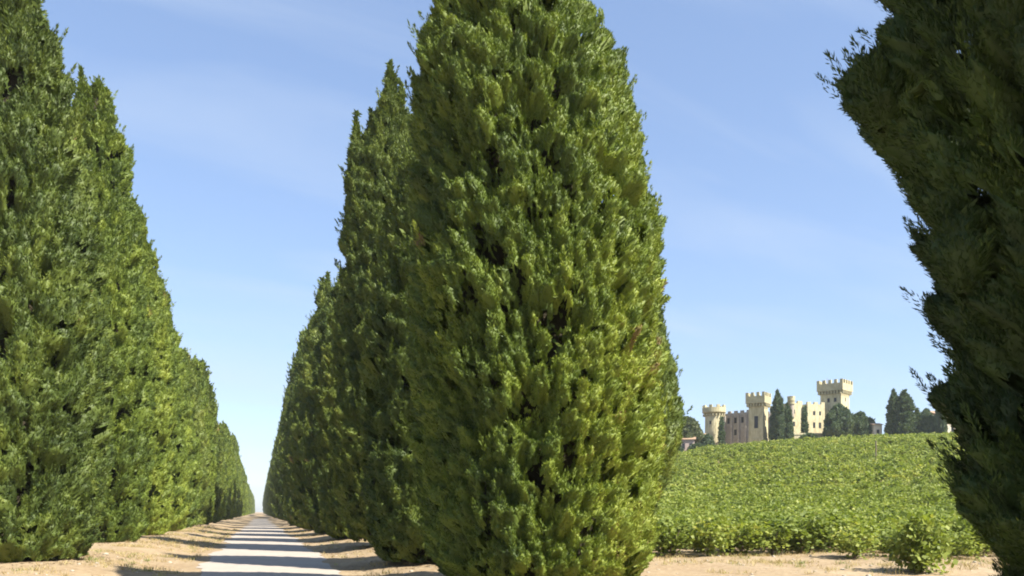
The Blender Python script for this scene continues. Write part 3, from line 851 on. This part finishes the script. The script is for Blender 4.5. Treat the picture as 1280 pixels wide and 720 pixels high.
square_tower(1043.5, 200, 4.75, 476.5, 490, 545, M['castle'], over=0.6, merl=5, TH=math.radians(-42), windows=[('L', -0.1, 499, 504, 0.55), ('L', 0.22, 499, 504, 0.55), ('R', 0.0, 498, 503, 0.5)])
# flagstaff on the great tower
bm = bmesh.new(); prism(bm, 8, 0.07, 0.045, czp(478), czp(470)); xf(bm, (cxp(1040) - O.x, 200 - O.y, -O.z), 0); bm_obj('flagpole', bm, M['castle_grey'], castle)
wall('terrace_wall', 984, 193.6, 1036, 194.2, 541.5, 548, M['castle'], thick=0.6, merl=False)

# ------------------------------------------------------------------ trees and houses beside the castle
FC = {
    'cyp': make_crown('crown', [(0, 0, cyp(10, 1.25))] + rnd_spires(2, 10, 1.2, 3), 701, M['far_tree'], cell=0.55, amp=0.35, res=0.16, needles=110, nl=0.26, nw=0.05, plumes=1.6, pl=(0.4, 0.8), pr=0.12, pK=14, hole=0.4),
    'slim': make_crown('crown', [(0, 0, cyp(6, 0.55))], 702, M['far_tree'], cell=0.4, amp=0.2, res=0.16, needles=110, nl=0.26, nw=0.05, plumes=1.6, pl=(0.4, 0.8), pr=0.12, pK=14, hole=0.4),
    'round': make_crown('crown', [(0, 0, [(0.6, 0.9), (1.2, 2.2), (2.4, 2.9), (3.6, 2.7), (4.7, 1.8), (5.4, 0.6), (5.6, 0.05)]), (1.6, -0.5, [(0.8, 0.6), (2, 1.5), (3.2, 1.2), (4.2, 0.2)])], 703, M['far_tree'], cell=0.75, amp=0.42, res=0.17, needles=110, nl=0.26, nw=0.07, plumes=1.5, pl=(0.3, 0.6), pr=0.16, pK=14, hole=0.5, stretch=0.9, noise=0.16, upd=0.2, rnd=0.6),
    'olive': make_crown('crown', [(0, 0, [(0.8, 0.9), (1.4, 2.4), (2.6, 3.1), (3.8, 2.9), (5.0, 2.0), (5.9, 0.8), (6.2, 0.05)])], 704, M['olive'], cell=0.75, amp=0.42, res=0.17, needles=110, nl=0.26, nw=0.07, plumes=1.5, pl=(0.3, 0.6), pr=0.16, pK=14, hole=0.5, stretch=0.9, noise=0.16, upd=0.2, rnd=0.6),
    'bush': make_crown('crown', [(0, 0, [(0.0, 0.8), (0.5, 1.5), (1.2, 1.6), (1.9, 1.0), (2.3, 0.1)])], 705, M['far_tree'], cell=0.75, amp=0.42, res=0.17, needles=110, nl=0.26, nw=0.07, plumes=1.5, pl=(0.3, 0.6), pr=0.16, pK=14, hole=0.5, stretch=0.9, noise=0.16, upd=0.2, rnd=0.6),
}


def hill_tree(kind, px, py_top, Yt, H0, wpx, label, cat, name, group=None, py_base=None, rz=0.0, w0=2.0):
    X = (px - 640) * Yt / F
    zt = CAM_Z + (HY - py_top) * Yt / F
    zb = tz(X, Yt) - 0.1
    sz_ = (zt - zb) / H0
    sxy = (wpx * Yt / F) / (2 * w0)
    return place_tree(name, (X, Yt, zb), FC[kind], label, cat, group, rz=rz, sc=(sxy, sxy, sz_), trunk=SMALL_TRUNK)


hill_tree('cyp', 972, 489, 192.5, 10, 17, 'dark pointed cypress against the castle between the left towers and the cream wing', 'cypress', 'cypress_tree', w0=1.25)
hill_tree('cyp', 984, 505, 193.0, 10, 14, 'shorter olive green tree crowding the pointed cypress at the castle wall', 'tree', 'garden_tree', w0=1.25)
hill_tree('slim', 902, 522, 192.5, 6, 7, 'slim dark cypress beside the round left tower of the castle', 'cypress', 'cypress_tree', w0=0.55)
hill_tree('slim', 1006, 509, 194.5, 6, 7, 'slim dark cypress in the gap between the two cream castle wings', 'cypress', 'cypress_tree', w0=0.55)
hill_tree('round', 1048, 508, 192, 5.6, 37, 'broad dark tree in front of the tallest castle tower', 'tree', 'broad_tree', w0=2.9)
hill_tree('round', 1075, 517, 192, 5.6, 34, 'lower spreading tree right of the tallest tower', 'tree', 'broad_tree', rz=2.0, w0=2.9)
hill_tree('cyp', 1117, 488, 188, 10, 17, 'slender pointed cypress, left one of the clump right of the castle', 'cypress', 'cypress_tree', w0=1.25)
hill_tree('cyp', 1130, 489, 187, 10, 25, 'widest rounded cypress in the clump right of the castle', 'cypress', 'cypress_tree', rz=1.4, w0=1.25)
hill_tree('cyp', 1146, 511, 187, 10, 15, 'small cypress at the right foot of the clump right of the castle', 'cypress', 'cypress_tree', rz=2.2, w0=1.25)
hill_tree('round', 1158, 513, 187, 5.6, 22, 'small round tree at the right end of the clump by the pale house', 'tree', 'broad_tree', rz=3.2, w0=2.9)
hill_tree('olive', 857, 523, 188, 6.2, 42, 'grey green spreading tree behind the pink house left of the castle', 'tree', 'spreading_tree', w0=3.1)
hill_tree('olive', 838, 535, 186, 6.2, 30, 'grey green tree beside the huge cypress, left of the pink house', 'tree', 'spreading_tree', rz=1.5, w0=3.1)
hill_tree('bush', 885, 546, 184, 2.3, 17, 'dark bush at the foot of the round castle tower', 'bush', 'garden_bush', w0=1.6)
hill_tree('bush', 840, 556, 180, 2.3, 26, 'dark bush low beside the huge cypress', 'bush', 'garden_bush', rz=1, w0=1.6)
hill_tree('bush', 872, 556, 179, 2.3, 24, 'dark bush in front of the pink house, nearer the castle', 'bush', 'garden_bush', rz=2, w0=1.6)
hill_tree('bush', 1010, 544, 190, 2.3, 28, 'low dark bush under the cream castle wings', 'bush', 'garden_bush', rz=3, w0=1.6)
hill_tree('bush', 1176, 508, 184, 2.3, 14, 'dark bush in front of the pale house', 'bush', 'garden_bush', rz=4, w0=1.6)


def house(px0, px1, Yh, py_eave, py_ridge, wall_mat, label, rz=-0.2, wins=2, depth=5.0, name='house'):
    X = ((px0 + px1) / 2 - 640) * Yh / F; w = (px1 - px0) * Yh / F
    zb = tz(X, Yh)
    he = CAM_Z + (HY - py_eave) * Yh / F - zb; hr = CAM_Z + (HY - py_ridge) * Yh / F - zb
    e = empty(name, (X, Yh, zb), rz); tag(e, label, 'house')
    bm = bmesh.new(); abox(bm, -w / 2, w / 2, 0, depth, -1, he); wl = bm_obj('wall', bm, wall_mat, e)
    bm = bmesh.new(); o = 0.3
    pts = [(-w / 2 - o, -o, he - 0.05), (w / 2 + o, -o, he - 0.05), (w / 2 + o, depth + o, he - 0.05), (-w / 2 - o, depth + o, he - 0.05), (-w / 2 - o, depth / 2, hr), (w / 2 + o, depth / 2, hr)]
    a = [bm.verts.new(p) for p in pts]
    for f in ((0, 1, 5, 4), (2, 3, 4, 5), (0, 4, 3), (1, 2, 5), (3, 2, 1, 0)): bm.faces.new([a[i] for i in f])
    bm_obj('roof', bm, M['roof'], e)
    for i in range(wins):
        t = -w / 2 + w * (i + 0.5) / wins; bm = bmesh.new(); abox(bm, t - 0.3, t + 0.3, -0.03, 0.1, he * 0.4, he * 0.75); bm_obj('window', bm, M['dark'], e)
    return e


house(850, 868, 183, 549, 545, M['render_pink'], 'small pink house under the grey green tree left of the castle')
house(873, 881, 190, 543, 541, M['render_pale'], 'tiny pale hut between the pink house and the round castle tower', wins=1, depth=2.5)
house(1092, 1103, 189, 530.5, 528, M['render_pale'], 'low cream hut between the castle trees and the cypress clump', rz=0.15, wins=1, depth=3)
house(1168, 1196, 190, 517, 512, M['render_pale'], 'pale house partly behind the dark near cypress', rz=0.15, wins=3)

# ------------------------------------------------------------------ light, sky
sun = bpy.data.lights.new('sun', 'SUN'); sun.energy = 4.8; sun.angle = math.radians(0.53); sun.color = (1.0, 0.94, 0.83)
so = link(bpy.data.objects.new('sun', sun))
sv = Vector((SUN_H[0] * math.cos(SUN_EL), SUN_H[1] * math.cos(SUN_EL), math.sin(SUN_EL)))
so.rotation_euler = sv.to_track_quat('Z', 'Y').to_euler(); so.location = (30, -20, 60)

w = bpy.data.worlds.new('World'); scene.world = w; w.use_nodes = True
nt = w.node_tree; N = nt.nodes; L = nt.links
for n in list(N): N.remove(n)
sky = N.new('ShaderNodeTexSky'); sky.sky_type = 'NISHITA'; sky.sun_disc = False
sky.sun_elevation = SUN_EL; sky.sun_rotation = math.atan2(SUN_H[0], SUN_H[1]); sky.air_density = 1.0; sky.dust_density = 0.6; sky.ozone_density = 1.5; sky.altitude = 100
tc = N.new('ShaderNodeTexCoord')
sep = N.new('ShaderNodeSeparateXYZ'); L.new(tc.outputs['Generated'], sep.inputs[0])
add = N.new('ShaderNodeMath'); add.operation = 'ADD'; add.inputs[1].default_value = 0.25; L.new(sep.outputs['Z'], add.inputs[0])
dx = N.new('ShaderNodeMath'); dx.operation = 'DIVIDE'; L.new(sep.outputs['X'], dx.inputs[0]); L.new(add.outputs[0], dx.inputs[1])
dy = N.new('ShaderNodeMath'); dy.operation = 'DIVIDE'; L.new(sep.outputs['Y'], dy.inputs[0]); L.new(add.outputs[0], dy.inputs[1])
cmb = N.new('ShaderNodeCombineXYZ'); L.new(dx.outputs[0], cmb.inputs[0]); L.new(dy.outputs[0], cmb.inputs[1])
vr = N.new('ShaderNodeVectorRotate'); vr.rotation_type = 'Z_AXIS'; vr.inputs['Angle'].default_value = math.radians(-25); L.new(cmb.outputs[0], vr.inputs['Vector'])
mp = N.new('ShaderNodeMapping'); mp.inputs['Scale'].default_value = (0.7, 2.8, 1)
L.new(vr.outputs[0], mp.inputs['Vector'])
cn = N.new('ShaderNodeTexNoise'); cn.inputs['Scale'].default_value = 1.15; cn.inputs['Detail'].default_value = 7; cn.inputs['Roughness'].default_value = 0.5; cn.inputs['Distortion'].default_value = 0.5
L.new(mp.outputs[0], cn.inputs['Vector'])
cr = ramp(N, [(0.45, (0, 0, 0)), (0.8, (1, 1, 1))]); L.new(cn.outputs['Fac'], cr.inputs['Fac'])
fm = N.new('ShaderNodeMath'); fm.operation = 'MULTIPLY'; fm.inputs[1].default_value = 0.55; L.new(cr.outputs['Color'], fm.inputs[0])
tintn = N.new('ShaderNodeMix'); tintn.data_type = 'RGBA'; tintn.blend_type = 'MULTIPLY'; tintn.inputs[0].default_value = 1.0
tintn.inputs[7].default_value = (1.20, 1.33, 1.58, 1)
gm = N.new('ShaderNodeGamma'); gm.inputs['Gamma'].default_value = 0.66; L.new(sky.outputs[0], gm.inputs['Color']); L.new(gm.outputs[0], tintn.inputs[6])
mx = N.new('ShaderNodeMix'); mx.data_type = 'RGBA'; mx.inputs[7].default_value = (3.1, 3.6, 4.3, 1)
L.new(fm.outputs[0], mx.inputs[0]); L.new(tintn.outputs[2], mx.inputs[6])
bg = N.new('ShaderNodeBackground'); bg.inputs['Strength'].default_value = 0.087; L.new(mx.outputs[2], bg.inputs['Color'])
wo = N.new('ShaderNodeOutputWorld'); L.new(bg.outputs[0], wo.inputs['Surface'])

# thin summer air: far things pale a little
bm = bmesh.new(); abox(bm, -650, 650, -450, 1300, -2.0, 45)
hm, hnt, HN, HL = new_mat('summer_haze')
pv = HN.new('ShaderNodeVolumePrincipled'); pv.inputs['Color'].default_value = (0.86, 0.92, 1.0, 1); pv.inputs['Density'].default_value = 0.00020; pv.inputs['Anisotropy'].default_value = 0.3
ho = HN.new('ShaderNodeOutputMaterial'); HL.new(pv.outputs[0], ho.inputs['Volume'])
hz = bm_obj('haze', bm, hm); tag(hz, 'faint pale summer haze in the air over the fields', 'haze', kind='stuff')
scene.cycles.volume_bounces = 1

# ------------------------------------------------------------------ camera, view
cam = bpy.data.cameras.new('camera'); cam.sensor_width = 36; cam.lens = F / 1280 * 36; cam.shift_y = (HY - 360) / 1280; cam.clip_end = 9000; cam.clip_start = 0.1
co = link(bpy.data.objects.new('camera', cam)); co.location = (0, 0, CAM_Z); co.rotation_euler = (math.radians(90), 0, 0)
scene.camera = co
vs_ = scene.view_settings; vs_.view_transform = 'Standard'; vs_.look = 'None'; vs_.exposure = 1.45; vs_.gamma = 1.0; vs_.use_curve_mapping = False
scene.cycles.max_bounces = 6; scene.cycles.diffuse_bounces = 3; scene.cycles.transmission_bounces = 3; scene.cycles.filter_width = 1.9
